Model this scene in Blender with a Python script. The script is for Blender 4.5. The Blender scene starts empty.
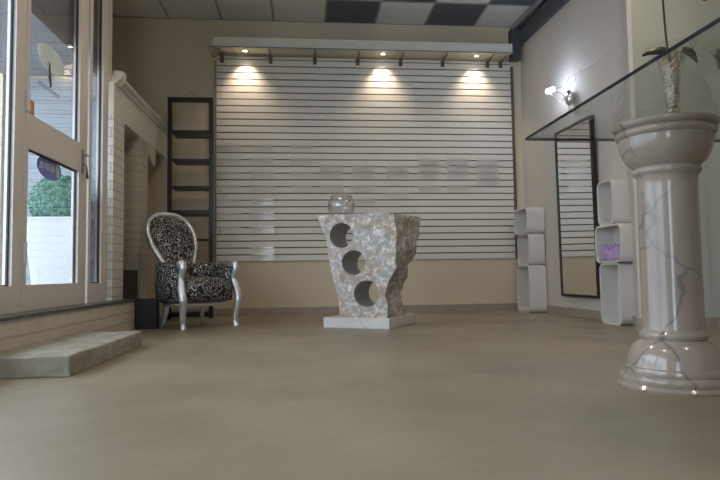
import bpy, bmesh, math, random
from mathutils import Vector, Matrix, noise, Euler
C = bpy.context.scene
COL = C.collection
PI = math.pi
random.seed(7)

# ------------------------------------------------------------------ helpers
def new_mat(name, color=(.8,.8,.8), rough=.5, metal=0.0, coat=0.0, spec=None):
    m = bpy.data.materials.new(name); m.use_nodes = True
    b = m.node_tree.nodes['Principled BSDF']
    b.inputs['Base Color'].default_value = (*color, 1)
    b.inputs['Roughness'].default_value = rough
    b.inputs['Metallic'].default_value = metal
    b.inputs['Coat Weight'].default_value = coat
    b.inputs['Coat Roughness'].default_value = .05
    if spec is not None: b.inputs['Specular IOR Level'].default_value = spec
    return m, m.node_tree, b

def N(nt, kind, **kw):
    n = nt.nodes.new(kind)
    for k, v in kw.items():
        if k in n.inputs: n.inputs[k].default_value = v
        else: setattr(n, k, v)
    return n

def ramp(nt, src, stops):
    r = nt.nodes.new('ShaderNodeValToRGB')
    e = r.color_ramp.elements
    while len(e) < len(stops): e.new(.5)
    for q, (p, c) in zip(e, stops):
        q.position = p; q.color = (*c, 1) if len(c) == 3 else c
    nt.links.new(src, r.inputs[0]); return r

def mixc(nt, fac, a, b, mode='MIX'):
    m = nt.nodes.new('ShaderNodeMix'); m.data_type = 'RGBA'; m.blend_type = mode
    for s, v in ((m.inputs[0], fac), (m.inputs[6], a), (m.inputs[7], b)):
        if hasattr(v, 'is_output'): nt.links.new(v, s)
        elif isinstance(v, (int, float)): s.default_value = v
        else: s.default_value = (*v, 1)
    return m.outputs[2]

def coords(nt, scale=(1,1,1), loc=(0,0,0), rot=(0,0,0)):
    t = nt.nodes.new('ShaderNodeTexCoord'); mp = nt.nodes.new('ShaderNodeMapping')
    mp.inputs['Scale'].default_value = scale; mp.inputs['Location'].default_value = loc
    mp.inputs['Rotation'].default_value = rot
    nt.links.new(t.outputs['Object'], mp.inputs[0]); return mp.outputs[0]

def bump(nt, b, src, strength=.3, dist=.01):
    n = nt.nodes.new('ShaderNodeBump'); n.inputs['Strength'].default_value = strength
    n.inputs['Distance'].default_value = dist
    nt.links.new(src, n.inputs['Height']); nt.links.new(n.outputs[0], b.inputs['Normal'])

def obj(name, bm, mat, parent=None, smooth=False, bevel=0, seg=2):
    me = bpy.data.meshes.new(name)
    bmesh.ops.recalc_face_normals(bm, faces=bm.faces)
    bm.to_mesh(me); bm.free()
    for m in (mat if isinstance(mat, (list, tuple)) else [mat]): me.materials.append(m)
    if smooth:
        for p in me.polygons: p.use_smooth = True
    o = bpy.data.objects.new(name, me); COL.objects.link(o)
    if parent: o.parent = parent
    if bevel:
        md = o.modifiers.new('bevel', 'BEVEL'); md.width = bevel; md.segments = seg
        md.limit_method = 'ANGLE'; md.angle_limit = math.radians(40)
        for p in me.polygons: p.use_smooth = True
        me.set_sharp_from_angle(angle=math.radians(40)) if hasattr(me, 'set_sharp_from_angle') else None
    return o

def thing(name, label, cat, loc=(0,0,0), rz=0, group=None):
    o = bpy.data.objects.new(name, None); COL.objects.link(o)
    o.empty_display_size = .05
    o.location = loc; o.rotation_euler = (0,0,rz)
    o['label'] = label; o['category'] = cat
    if group: o['group'] = group
    return o

def tag(o, label, cat, group=None):
    o['label'] = label; o['category'] = cat
    if group: o['group'] = group
    return o

def struct(name, bm, mat, **kw):
    o = obj(name, bm, mat, **kw); o['kind'] = 'structure'; return o

def box(bm, x0, x1, y0, y1, z0, z1, mi=0):
    v = [bm.verts.new((x,y,z)) for x in (x0,x1) for y in (y0,y1) for z in (z0,z1)]
    fs = []
    for f in ((0,1,3,2),(4,6,7,5),(0,4,5,1),(2,3,7,6),(0,2,6,4),(1,5,7,3)):
        q = bm.faces.new([v[i] for i in f]); q.material_index = mi; fs.append(q)
    return fs

def bx(*a):
    bm = bmesh.new(); box(bm, *a); return bm

def prism(bm, pts, z0, z1, axis='Z', mi=0):
    def P(a, b, h):
        return {'Z': (a,b,h), 'Y': (a,h,b), 'X': (h,a,b)}[axis]
    lo = [bm.verts.new(P(a,b,z0)) for a,b in pts]; hi = [bm.verts.new(P(a,b,z1)) for a,b in pts]
    n = len(pts)
    fs = [bm.faces.new(lo[::-1]), bm.faces.new(hi)]
    for i in range(n): fs.append(bm.faces.new((lo[i], lo[(i+1)%n], hi[(i+1)%n], hi[i])))
    for f in fs: f.material_index = mi

def lathe(bm, prof, seg=48, cx=0, cy=0, cap=True, mi=0):
    rings = []
    for r, z in prof:
        rings.append([bm.verts.new((cx+r*math.cos(2*PI*k/seg), cy+r*math.sin(2*PI*k/seg), z)) for k in range(seg)])
    for a, b in zip(rings, rings[1:]):
        for k in range(seg):
            f = bm.faces.new((a[k], a[(k+1)%seg], b[(k+1)%seg], b[k])); f.material_index = mi
    if cap:
        for r in (rings[0], rings[-1]):
            f = bm.faces.new(r); f.material_index = mi

def catmull(pts, n=8):
    P = [Vector(p) for p in pts]; out = []
    Q = [P[0]*2-P[1]] + P + [P[-1]*2-P[-2]]
    for i in range(1, len(Q)-2):
        p0,p1,p2,p3 = Q[i-1:i+3]
        for k in range(n):
            t = k/n
            out.append(.5*((2*p1)+(p2-p0)*t+(2*p0-5*p1+4*p2-p3)*t*t+(3*p1-p0-3*p2+p3)*t**3))
    out.append(P[-1]); return out

def tube(bm, pts, rad, seg=10, closed=False, sq=1.0, mi=0):
    pts = [Vector(p) for p in pts]; n = len(pts)
    R = rad if isinstance(rad, (list, tuple)) else [rad]*n
    if len(R) != n:
        R = [R[min(len(R)-1, int(i*(len(R)-1)/(n-1)))]*(1-((i*(len(R)-1)/(n-1))%1)) +
             R[min(len(R)-1, int(i*(len(R)-1)/(n-1))+1)]*((i*(len(R)-1)/(n-1))%1) for i in range(n)]
    up = None; rings = []
    for i in range(n):
        a = pts[(i-1)%n] if (closed or i>0) else pts[i]
        b = pts[(i+1)%n] if (closed or i<n-1) else pts[i]
        d = (b-a).normalized()
        if up is None: up = d.orthogonal().normalized()
        up = (up - d*up.dot(d)).normalized(); s = d.cross(up)
        rings.append([bm.verts.new(pts[i]+(up*math.cos(2*PI*k/seg)*sq+s*math.sin(2*PI*k/seg))*R[i]) for k in range(seg)])
    m = n if closed else n-1
    for i in range(m):
        a, b = rings[i], rings[(i+1)%n]
        for k in range(seg): f = bm.faces.new((a[k], a[(k+1)%seg], b[(k+1)%seg], b[k])); f.material_index = mi
    if not closed:
        bm.faces.new(rings[0]); bm.faces.new(rings[-1])

def copy_tree(o, parent=None):
    c = o.copy(); COL.objects.link(c)
    if parent: c.parent = parent
    for ch in [x for x in bpy.data.objects if x.parent == o]: copy_tree(ch, c)
    return c

# ------------------------------------------------------------------ materials
def noisy(name, c1, c2, scale=3, rough=.6, bmp=.0, detail=5, coat=0, bscale=None):
    m, nt, b = new_mat(name, c1, rough, 0, coat)
    co = coords(nt)
    n = N(nt, 'ShaderNodeTexNoise', Scale=scale, Detail=detail); nt.links.new(co, n.inputs['Vector'])
    r = ramp(nt, n.outputs['Fac'], [(.3, c1), (.7, c2)]); nt.links.new(r.outputs[0], b.inputs['Base Color'])
    if bmp:
        n2 = N(nt, 'ShaderNodeTexNoise', Scale=bscale or scale*6, Detail=6); nt.links.new(co, n2.inputs['Vector'])
        bump(nt, b, n2.outputs['Fac'], bmp, .01)
    return m

WALL = noisy('cream_plaster', (.66,.57,.42), (.70,.61,.46), 1.2, .75, .06, bscale=40)
WALLR = noisy('greige_plaster', (.60,.54,.47), (.63,.57,.50), 1.2, .7, .06, bscale=40)
WALLG = noisy('sage_plaster', (.44,.47,.41), (.47,.50,.44), 1.2, .75, .06, bscale=40)
BASEB = noisy('stone_baseboard', (.33,.28,.23), (.38,.33,.27), 8, .5)
ALU, _nt, _b = new_mat('painted_aluminium', (.74,.70,.66), .35)
GASKET, _nt, _b = new_mat('black_rubber', (.015,.015,.03), .5)
WHITE, _nt, _b = new_mat('white_lacquer', (.66,.64,.61), .25)
HEADER = noisy('header_board', (.72,.69,.59), (.76,.73,.63), 4, .5)
SOFF = noisy('warm_lit_soffit_board', (.80,.68,.50), (.84,.72,.54), 4, .5)  # warm bounce of the spotlights is put into this colour
BLACKW, _nt, _b = new_mat('black_stained_wood', (.018,.016,.015), .4)
BLACKB, _nt, _b = new_mat('black_board', (.022,.022,.024), .6)
CHROME, _nt, _b = new_mat('chrome', (.75,.75,.77), .12, 1)
BRONZE, _nt, _b = new_mat('bronze_bracket', (.16,.12,.085), .4, .3)
STEEL, _nt, _b = new_mat('brushed_metal', (.45,.43,.40), .35, 1)
SILVER = noisy('silver_leaf_paint', (.60,.61,.64), (.78,.79,.82), 25, .32, .25, bscale=60)
for l in SILVER.node_tree.nodes:
    if l.type == 'BSDF_PRINCIPLED': l.inputs['Metallic'].default_value = .75
TILE_L = noisy('light_ceiling_tile', (.72,.71,.68), (.76,.75,.72), 30, .9)
TILE_D = noisy('dark_ceiling_tile', (.10,.11,.125), (.12,.13,.145), 30, .8)
GRID, _nt, _b = new_mat('ceiling_grid_paint', (.30,.30,.29), .5)
GREYP, _nt, _b = new_mat('dark_grey_trim_paint', (.085,.09,.10), .6)
PAVE = noisy('street_paving', (.50,.50,.50), (.60,.60,.60), 3, .8)

def brick_mat(name, base, mortar, bw=.24, bh=.075, rot=(0,0,0), col2=None, ms=.006):
    m, nt, b = new_mat(name, base, .65)
    t = nt.nodes.new('ShaderNodeTexCoord')
    sx = nt.nodes.new('ShaderNodeSeparateXYZ'); nt.links.new(t.outputs['Object'], sx.inputs[0])
    ad = N(nt, 'ShaderNodeMath', operation='ADD'); nt.links.new(sx.outputs[0], ad.inputs[0]); nt.links.new(sx.outputs[1], ad.inputs[1])
    cb = nt.nodes.new('ShaderNodeCombineXYZ'); nt.links.new(ad.outputs[0], cb.inputs[0]); nt.links.new(sx.outputs[2], cb.inputs[1])
    br = nt.nodes.new('ShaderNodeTexBrick'); nt.links.new(cb.outputs[0], br.inputs[0])
    br.inputs['Scale'].default_value = 1; br.inputs['Brick Width'].default_value = bw; br.inputs['Row Height'].default_value = bh
    br.inputs['Mortar Size'].default_value = ms; br.inputs['Mortar Smooth'].default_value = .3
    br.inputs['Color1'].default_value = (*base,1); br.inputs['Color2'].default_value = (*(col2 or base),1)
    br.inputs['Mortar'].default_value = (*mortar,1)
    nt.links.new(br.outputs['Color'], b.inputs['Base Color'])
    inv = N(nt, 'ShaderNodeMath', operation='SUBTRACT'); inv.inputs[0].default_value = 1; nt.links.new(br.outputs['Fac'], inv.inputs[1])
    bump(nt, b, inv.outputs[0], .6, .006)
    return m
BRICK = brick_mat('white_painted_brick', (.72,.69,.62), (.50,.47,.41), col2=(.76,.73,.66))
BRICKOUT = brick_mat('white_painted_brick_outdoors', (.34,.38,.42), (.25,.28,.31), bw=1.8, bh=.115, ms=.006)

def ledge_mat():
    m, nt, b = new_mat('worn_painted_brick', (.6,.56,.48), .7)
    co = coords(nt)
    n = N(nt, 'ShaderNodeTexNoise', Scale=9, Detail=8, Roughness=.7); nt.links.new(co, n.inputs['Vector'])
    r = ramp(nt, n.outputs['Fac'], [(.25,(.40,.36,.29)),(.42,(.62,.57,.48)),(.8,(.70,.66,.58))])
    w = N(nt, 'ShaderNodeTexWave', wave_type='BANDS', bands_direction='Z', Scale=3.9, Distortion=.35); w.inputs['Detail Scale'].default_value = 2
    nt.links.new(co, w.inputs['Vector'])
    rr = ramp(nt, w.outputs['Fac'], [(.0,(.72,.72,.72)),(.13,(1,1,1)),(1,(1,1,1))])
    nt.links.new(mixc(nt, 1.0, r.outputs[0], rr.outputs[0], 'MULTIPLY'), b.inputs['Base Color'])
    bump(nt, b, n.outputs['Fac'], .5, .02); return m
LEDGE = ledge_mat()
SLAB = noisy('dark_slate_slab', (.07,.07,.075), (.18,.18,.18), 30, .4, .3)
STEPM = noisy('worn_concrete', (.24,.225,.18), (.42,.40,.34), 9, .6, .5, 8, bscale=25)

def floor_mat():
    m, nt, b = new_mat('polished_screed', (.4,.35,.27), .35)
    co = coords(nt)
    n = N(nt, 'ShaderNodeTexNoise', Scale=.9, Detail=6, Roughness=.6); nt.links.new(co, n.inputs['Vector'])
    r = ramp(nt, n.outputs['Fac'], [(.32,(.215,.182,.128)),(.68,(.335,.29,.212))])
    # trowel arcs: rings around voronoi cell centres
    v = N(nt, 'ShaderNodeTexVoronoi', Scale=1.7); nt.links.new(co, v.inputs['Vector'])
    mu = N(nt, 'ShaderNodeMath', operation='MULTIPLY'); nt.links.new(v.outputs['Distance'], mu.inputs[0]); mu.inputs[1].default_value = 95
    sn = N(nt, 'ShaderNodeMath', operation='SINE'); nt.links.new(mu.outputs[0], sn.inputs[0])
    r2 = ramp(nt, sn.outputs[0], [(0,(.965,.965,.965)),(1,(1,1,1))])
    c = mixc(nt, 1.0, r.outputs[0], r2.outputs[0], 'MULTIPLY')
    nt.links.new(c, b.inputs['Base Color'])
    n3 = N(nt, 'ShaderNodeTexNoise', Scale=2.3, Detail=4); nt.links.new(co, n3.inputs['Vector'])
    r3 = ramp(nt, n3.outputs['Fac'], [(.3,(.36,.36,.36)),(.7,(.48,.48,.48))]); nt.links.new(r3.outputs[0], b.inputs['Roughness'])
    n4 = N(nt, 'ShaderNodeTexNoise', Scale=14, Detail=3); nt.links.new(co, n4.inputs['Vector'])
    return m
FLOOR = floor_mat()

def marble(name, base, base2, vein, scale=1.0, rough=.12, coat=.6, seed=0, vw=.02, vs=2.4, strength=1.0):
    m, nt, b = new_mat(name, base, rough, 0, coat)
    co = coords(nt, (scale,)*3, (seed,seed*1.7,seed*.3))
    n = N(nt, 'ShaderNodeTexNoise', Scale=2.5, Detail=6); nt.links.new(co, n.inputs['Vector'])
    r = ramp(nt, n.outputs['Fac'], [(.3, base), (.75, base2)])
    nd = N(nt, 'ShaderNodeTexNoise', Scale=3.2, Detail=3); nt.links.new(co, nd.inputs['Vector'])
    ad = N(nt, 'ShaderNodeVectorMath', operation='MULTIPLY_ADD'); nt.links.new(nd.outputs['Color'], ad.inputs[0])
    ad.inputs[1].default_value = (.22,.22,.22); nt.links.new(co, ad.inputs[2])
    v = N(nt, 'ShaderNodeTexVoronoi', feature='DISTANCE_TO_EDGE', Scale=vs); nt.links.new(ad.outputs[0], v.inputs['Vector'])
    rv = ramp(nt, v.outputs['Distance'], [(0,(1,1,1)),(vw*.35,(.7,.7,.7)),(vw,(0,0,0))])
    n5 = N(nt, 'ShaderNodeTexNoise', Scale=2.0, Detail=2); nt.links.new(co, n5.inputs['Vector'])
    rm = ramp(nt, n5.outputs['Fac'], [(.40,(0,0,0)),(.52,(strength,)*3)])
    f = mixc(nt, 1.0, rv.outputs[0], rm.outputs[0], 'MULTIPLY')
    nt.links.new(mixc(nt, f, r.outputs[0], vein), b.inputs['Base Color'])
    return m
MARBLE = marble('veined_marble', (.30,.245,.20), (.40,.335,.28), (.16,.14,.13), 1.0, .16, .35, 3.1, .020, 2.6, .85)
PLINTHM = marble('white_marble', (.62,.62,.60), (.74,.74,.73), (.45,.46,.48), 1.5, .35, .15, 1.2, .05, 3, .5)

def rough_marble(name, dark=False):
    m, nt, b = new_mat(name, (.5,.45,.42), .5)
    co = coords(nt)
    n = N(nt, 'ShaderNodeTexNoise', Scale=4.2, Detail=8, Roughness=.62, Distortion=.25); nt.links.new(co, n.inputs['Vector'])
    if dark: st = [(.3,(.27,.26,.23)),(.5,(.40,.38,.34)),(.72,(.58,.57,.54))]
    else: st = [(.30,(.42,.42,.43)),(.45,(.52,.51,.50)),(.53,(.43,.36,.30)),(.61,(.50,.46,.42)),(.75,(.60,.60,.59))]
    r = ramp(nt, n.outputs['Fac'], st)
    n2 = N(nt, 'ShaderNodeTexNoise', Scale=20, Detail=8, Roughness=.75, Distortion=.5); nt.links.new(co, n2.inputs['Vector'])
    r2 = ramp(nt, n2.outputs['Fac'], [(.38,(.72,.71,.70)),(.52,(1,1,1)),(.60,(1.7,1.7,1.7))])
    nt.links.new(mixc(nt, 1.0, r.outputs[0], r2.outputs[0], 'MULTIPLY'), b.inputs['Base Color'])
    bump(nt, b, n2.outputs['Fac'], .7, .012)
    return m
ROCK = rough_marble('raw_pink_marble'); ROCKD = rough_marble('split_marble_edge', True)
BORE = noisy('drilled_stone', (.40,.39,.38), (.48,.47,.45), 12, .5)

def fabric_mat():
    m, nt, b = new_mat('black_scroll_brocade', (.01,.01,.012), .45)
    co = coords(nt)
    nd = N(nt, 'ShaderNodeTexNoise', Scale=12, Detail=1); nt.links.new(co, nd.inputs['Vector'])
    ad = N(nt, 'ShaderNodeVectorMath', operation='MULTIPLY_ADD'); nt.links.new(nd.outputs['Color'], ad.inputs[0])
    ad.inputs[1].default_value = (.06,.06,.06); nt.links.new(co, ad.inputs[2])
    v = N(nt, 'ShaderNodeTexVoronoi', Scale=22); nt.links.new(ad.outputs[0], v.inputs['Vector'])
    # arcs inside every cell: swirl = distance*freq + angle-like noise
    nn = N(nt, 'ShaderNodeTexNoise', Scale=26, Detail=0); nt.links.new(co, nn.inputs['Vector'])
    mu = N(nt, 'ShaderNodeMath', operation='MULTIPLY'); nt.links.new(v.outputs['Distance'], mu.inputs[0]); mu.inputs[1].default_value = 15
    mu2 = N(nt, 'ShaderNodeMath', operation='MULTIPLY_ADD'); nt.links.new(nn.outputs['Fac'], mu2.inputs[0]); mu2.inputs[1].default_value = 9
    nt.links.new(mu.outputs[0], mu2.inputs[2])
    sn = N(nt, 'ShaderNodeMath', operation='SINE'); nt.links.new(mu2.outputs[0], sn.inputs[0])
    r = ramp(nt, sn.outputs[0], [(.86,(.008,.008,.012)),(.93,(.75,.74,.68)),(1,(.66,.65,.6))])
    nt.links.new(r.outputs[0], b.inputs['Base Color']); return m
FABRIC = fabric_mat()

def thin_glass(name, tint=(1,1,1), refl=1.0, rough=0.0, haze=0.0):
    m = bpy.data.materials.new(name); m.use_nodes = True; nt = m.node_tree; nt.nodes.clear()
    out = nt.nodes.new('ShaderNodeOutputMaterial'); tr = nt.nodes.new('ShaderNodeBsdfTransparent')
    gl = nt.nodes.new('ShaderNodeBsdfGlossy'); gl.inputs['Roughness'].default_value = rough
    tr.inputs[0].default_value = (*tint,1)
    fr = nt.nodes.new('ShaderNodeFresnel'); fr.inputs['IOR'].default_value = 1.5
    # symmetric thin-pane Fresnel, so both faces behave alike
    g = nt.nodes.new('ShaderNodeNewGeometry'); 
    lw = nt.nodes.new('ShaderNodeMath'); lw.operation = 'MULTIPLY'; lw.use_clamp = True
    dn = N(nt, 'ShaderNodeVectorMath', operation='DOT_PRODUCT'); nt.links.new(g.outputs['Incoming'], dn.inputs[0]); nt.links.new(g.outputs['Normal'], dn.inputs[1])
    ab = N(nt, 'ShaderNodeMath', operation='ABSOLUTE'); nt.links.new(dn.outputs['Value'], ab.inputs[0])
    om = N(nt, 'ShaderNodeMath', operation='SUBTRACT', use_clamp=True); om.inputs[0].default_value = 1; nt.links.new(ab.outputs[0], om.inputs[1])
    pw = N(nt, 'ShaderNodeMath', operation='POWER'); nt.links.new(om.outputs[0], pw.inputs[0]); pw.inputs[1].default_value = 5
    ma = N(nt, 'ShaderNodeMath', operation='MULTIPLY_ADD'); nt.links.new(pw.outputs[0], ma.inputs[0]); ma.inputs[1].default_value = .93; ma.inputs[2].default_value = .055
    nt.links.new(ma.outputs[0], lw.inputs[0]); lw.inputs[1].default_value = refl
    nt.nodes.remove(fr)
    mx = nt.nodes.new('ShaderNodeMixShader'); nt.links.new(lw.outputs[0], mx.inputs[0])
    base = tr.outputs[0]
    if haze:
        df = nt.nodes.new('ShaderNodeBsdfDiffuse'); df.inputs[0].default_value = (.84,.84,.82,1)
        mh = nt.nodes.new('ShaderNodeMixShader'); mh.inputs[0].default_value = haze
        nt.links.new(tr.outputs[0], mh.inputs[1]); nt.links.new(df.outputs[0], mh.inputs[2]); base = mh.outputs[0]
    nt.links.new(base, mx.inputs[1]); nt.links.new(gl.outputs[0], mx.inputs[2])
    nt.links.new(mx.outputs[0], out.inputs[0]); return m
PANE = thin_glass('window_glass', (.95,.97,.98), 1.0)
TABLEG = thin_glass('table_glass', (.93,.95,.94), .7)
ACRYL = thin_glass('acrylic', (.995,.99,.985), .42, .08)
FROST = thin_glass('pale_etched_film', (.80,.90,.84), .6, .2, .55)
EDGE, _nt, _b = new_mat('glass_edge', (.004,.009,.012), .3)
EDGEB, _nt, _b = new_mat('bluish_glass_edge', (.16,.22,.30), .15)
m_, nt_, b_ = new_mat('clear_glass', (1,1,1), .02); b_.inputs['Transmission Weight'].default_value = 1; b_.inputs['IOR'].default_value = 1.45; CLEAR = m_
MIRROR, _nt, _b = new_mat('mirror_silver', (.86,.87,.86), .01, 1)
CLOTH = noisy('lilac_cloth', (.38,.26,.50), (.55,.42,.66), 14, .8)
POT = noisy('dried_pebbles', (.42,.30,.18), (.74,.60,.42), 40, .7)
LEAFB, _nt, _b = new_mat('black_leaf', (.012,.012,.012), .35)
LEAFG, _nt, _b = new_mat('dark_leaf', (.03,.035,.028), .5)
BUD, _nt, _b = new_mat('rust_red_bud', (.22,.05,.02), .5)
TOPI = noisy('box_leaves', (.04,.16,.12), (.20,.40,.31), 30, .6)
PLANTERM, _nt, _b = new_mat('white_planter', (.62,.64,.65), .4)
PURPLE, _nt, _b = new_mat('purple_blue_film', (.20,.26,.60), .5)
PALEP, _nt, _b = new_mat('pale_lilac_print', (.62,.64,.76), .5)
ORANGE = noisy('orange_label', (.55,.16,.05), (.75,.50,.28), 25, .6)
INK, _nt, _b = new_mat('dark_print', (.10,.09,.10), .6)

def emis(name, col, s):
    m = bpy.data.materials.new(name); m.use_nodes = True; nt = m.node_tree
    b = nt.nodes['Principled BSDF']; b.inputs['Emission Color'].default_value = (*col,1); b.inputs['Emission Strength'].default_value = s
    b.inputs['Base Color'].default_value = (.8,.8,.8,1); return m
SPOTL = emis('warm_lamp_lens', (1,.85,.66), 18)
BULB = emis('cold_bulb', (.72,.80,1), 60)

# ------------------------------------------------------------------ setting
ZC = 3.52; XL = -1.60; YB = 7.0
bm = bmesh.new()
box(bm, -2.55, 5.2, -2.2, 7.15, -.1, 0)
struct('floor', bm, FLOOR)

# ceiling: tiles of .615 x .60, every one a face with its own tile colour
bm = bmesh.new()
x0 = -3.42
dark = {(0,3),(0,5),(1,6),(1,4+20)}
for i in range(15):
    for j in range(16):
        xa = -2.807+.6145*(i-1)+.0; xb = xa+.6145
        ya = YB-.60*(j+1); yb = ya+.60
        ci = round((xa+.975)/.6145)   # column 0 starts at x=-.975
        f = bm.faces.new([bm.verts.new((x,y,ZC)) for x,y in ((xa,ya),(xb,ya),(xb,yb),(xa,yb))])
        isd = (ci >= 2 and (ci + j) % 2 == 0)
        f.material_index = 1 if isd else 0
ce = struct('ceiling', bm, [TILE_L, TILE_D])
bm = bmesh.new()
for i in range(16):
    x = -2.807+.6145*(i-1); box(bm, x-.011, x+.011, -2.2, YB, ZC-.006, ZC-.001)
for j in range(16):
    y = YB-.60*j; box(bm, -2.6, 5.2, y-.011, y+.011, ZC-.0065, ZC-.0015)
struct('trim_1', bm, GRID)
struct('ceiling_slab', bx(-2.7, 5.3, -2.3, 7.2, ZC+.02, ZC+.12), GREYP)

struct('wall_back', bx(-2.55, 2.9, YB, YB+.15, 0, ZC+.02), WALL)
struct('wall_alcove', bx(-2.60, -2.45, 5.0, YB, 0, ZC+.02), WALL)
# right wall, slightly splayed, ending in a corner pier, then a wall that faces the camera
bm = bmesh.new(); prism(bm, [(2.70,7.0),(2.805,4.86),(2.62,4.455),(2.635,4.42),(3.2,4.42),(3.2,7.0)], 0, ZC+.02); struct('wall_right', bm, WALLR)
struct('wall_counter', bx(3.2, 5.2, 4.42, 4.57, 0, ZC+.02), WALLG)
bm = bmesh.new(); box(bm, 2.637, 3.199, 4.412, 4.4195, 0, ZC); struct('wall_counter_face', bm, WALLG)
struct('wall_far_right', bx(5.2, 5.35, -2.2, 4.57, 0, ZC+.02), WALLR)
# wall behind the camera; its window is added to let in more light
bm = bmesh.new()
box(bm, -1.7, -1.2, -2.35, -2.2, 0, ZC+.02); box(bm, -.2, 5.35, -2.35, -2.2, 0, ZC+.02)
box(bm, -1.2, -.2, -2.35, -2.2, 0, .35); box(bm, -1.2, -.2, -2.35, -2.2, 2.75, ZC+.02)
struct('wall_front', bm, WALLR)
bm = bmesh.new()
for x in (-1.199, -.261): box(bm, x, x+.06, -2.30, -2.24, .351, 2.749)
box(bm, -1.139, -.261, -2.30, -2.24, .351, .41); box(bm, -1.139, -.261, -2.30, -2.24, 2.69, 2.749)
box(bm, -1.139, -.261, -2.275, -2.265, .41, 2.69, 1)
struct('added_window_1', bm, [ALU, PANE])
# baseboards
struct('baseboard_back', bx(-1.62, 2.68, YB-.016, YB-.0005, 0, .085), BASEB)
bm = bmesh.new(); prism(bm, [(2.700,6.98),(2.684,6.98),(2.789,4.86),(2.606,4.48),(2.61,4.445),(2.63,4.395),(5.19,4.395),(5.19,4.411),(2.6355,4.411),(2.6195,4.46),(2.8045,4.86)], 0, .085)
struct('baseboard_right', bm, BASEB)
# dark grey trim along the top of the right wall and in the corner
bm = bmesh.new(); prism(bm, [(2.69,6.99),(2.655,6.99),(2.76,4.86),(2.795,4.86)], 3.26, 3.47); struct('trim_2', bm, GREYP)
struct('trim_3', bx(2.55, 2.665, 6.90, 6.99, 3.07, 3.455), GREYP)
bm = bmesh.new(); prism(bm, [(2.60,6.99),(2.575,6.99),(2.68,4.86),(2.705,4.86)], 3.455, 3.51); struct('trim_4', bm, GRID)

# ---- left: ledge, threshold slab, pavement outside
struct('trim_5', bx(-1.66, -1.50, -2.2, 5.40, 0, .250), LEDGE)
bm = bmesh.new()
ys = [-2.2+i*.05 for i in range(153)]
pts = [(-1.492+.006*noise.noise((y*9,0,0)), y) for y in ys if y <= 5.40] + [(-1.78,5.40),(-1.78,-2.2)]
prism(bm, pts, .2505, .27); struct('trim_6', bm, SLAB)
struct('ground', bx(-14, -1.785, -8, 5.10, -.1, .245), PAVE)

def upr(bm, x0, x1, y0, y1, z0, z1): box(bm, x0, x1, y0, y1, z0, z1, 0)
FX0, FX1, GX0, GX1 = -1.67, -1.62, -1.657, -1.649     # frame depth, pane depth
ZT = 3.05
def sidelight(name, ya, yb, s0, s1, zb=.42, zt=2.98, sill=.2705):
    bm = bmesh.new()
    box(bm, FX0, FX1, ya, ya+s0, sill, ZT); box(bm, FX0, FX1, yb-s1, yb, sill, ZT)
    box(bm, FX0, FX1, ya+s0, yb-s1, sill, zb); box(bm, FX0, FX1, ya+s0, yb-s1, zt, ZT)
    g = .012
    box(bm, -1.648, -1.638, yb-s1-g, yb-s1, zb, zt, 1); box(bm, -1.648, -1.638, ya+s0, ya+s0+g, zb, zt, 1)
    box(bm, -1.648, -1.638, ya+s0+g, yb-s1-g, zb, zb+g*.6, 1)
    box(bm, GX0, GX1, ya+s0, yb-s1, zb, zt, 2)
    return struct(name, bm, [ALU, GASKET, PANE])
sidelight('window_2', 1.55, 3.565, .10, .12)
sidelight('window_3', -.35, 1.54, .10, .10)
struct('wall_left_front', bx(-1.75, -1.615, -2.2, -.36, .2705, ZT), WALLR)
sidelight('window_5', 4.595, 5.000, .055, .105, .42)
# gap pane beside the brick pier, dark corner post
bm = bmesh.new(); box(bm, GX0, GX1, 5.001, 5.095, .2705, 2.09, 1); box(bm, FX0, FX1, 5.001, 5.012, .2705, 3.05, 0); struct('window_6', bm, [ALU, PANE])
# door
door = bpy.data.objects.new('door_1', None); COL.objects.link(door); door['kind'] = 'structure'; door.location = (-1.62, 3.575, .256)
dx = lambda *a: bx(a[0]+1.62, a[1]+1.62, a[2]-3.575, a[3]-3.575, a[4]-.256, a[5]-.256)
bm = bmesh.new()
def dbox(x0,x1,y0,y1,z0,z1,mi=0): box(bm, x0+1.62, x1+1.62, y0-3.575, y1-3.575, z0-.256, z1-.256, mi)
dbox(FX0, FX1, 3.575, 3.615, .272, 3.0); dbox(FX0, FX1, 4.40, 4.555, .272, 3.0)
dbox(FX0, FX1, 3.615, 4.40, .272, .425); dbox(FX0, FX1, 3.615, 4.40, 1.235, 1.44); dbox(FX0, FX1, 3.615, 4.40, 2.90, 3.0)
obj('door_frame', bm, ALU, door)
bm = bmesh.new()
for z0, z1 in ((.425,1.235),(1.44,2.90)):
    dbox(-1.648,-1.638, 4.386, 4.40, z0, z1); dbox(-1.648,-1.638, 3.615, 4.386, z1-.012, z1)
obj('gasket', bm, GASKET, door)
bm = bmesh.new(); dbox(GX0, GX1, 3.615, 4.40, .425, 1.235); obj('lower_pane', bm, PANE, door)
bm = bmesh.new(); dbox(GX0, GX1, 3.615, 4.40, 1.44, 2.90); obj('upper_pane', bm, PANE, door)
for z in (.55, 1.44, 2.5):
    bm = bmesh.new()
    v0 = len(bm.verts)
    lathe(bm, [(.012,z-.256),(.012,z-.256+.12)], 12, .012, -.004)
    obj('hinge', bm, ALU, door, smooth=False)
bm = bmesh.new()
dbox(-1.619,-1.612, 4.44, 4.475, 1.22, 1.40)
obj('lock_plate', bm, STEEL, door)
bm = bmesh.new()
tube(bm, [(.007,.88,1.10),(.045,.88,1.10),(.05,.84,1.095),(.05,.78,1.09)], .008, 8)
obj('door_handle', bm, STEEL, door, smooth=True)
bm = bmesh.new()
tube(bm, [(.008,.885,1.035),(.03,.885,1.03),(.034,.886,.99),(.034,.888,.93)], [.004,.004,.006,.012], 8)
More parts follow.
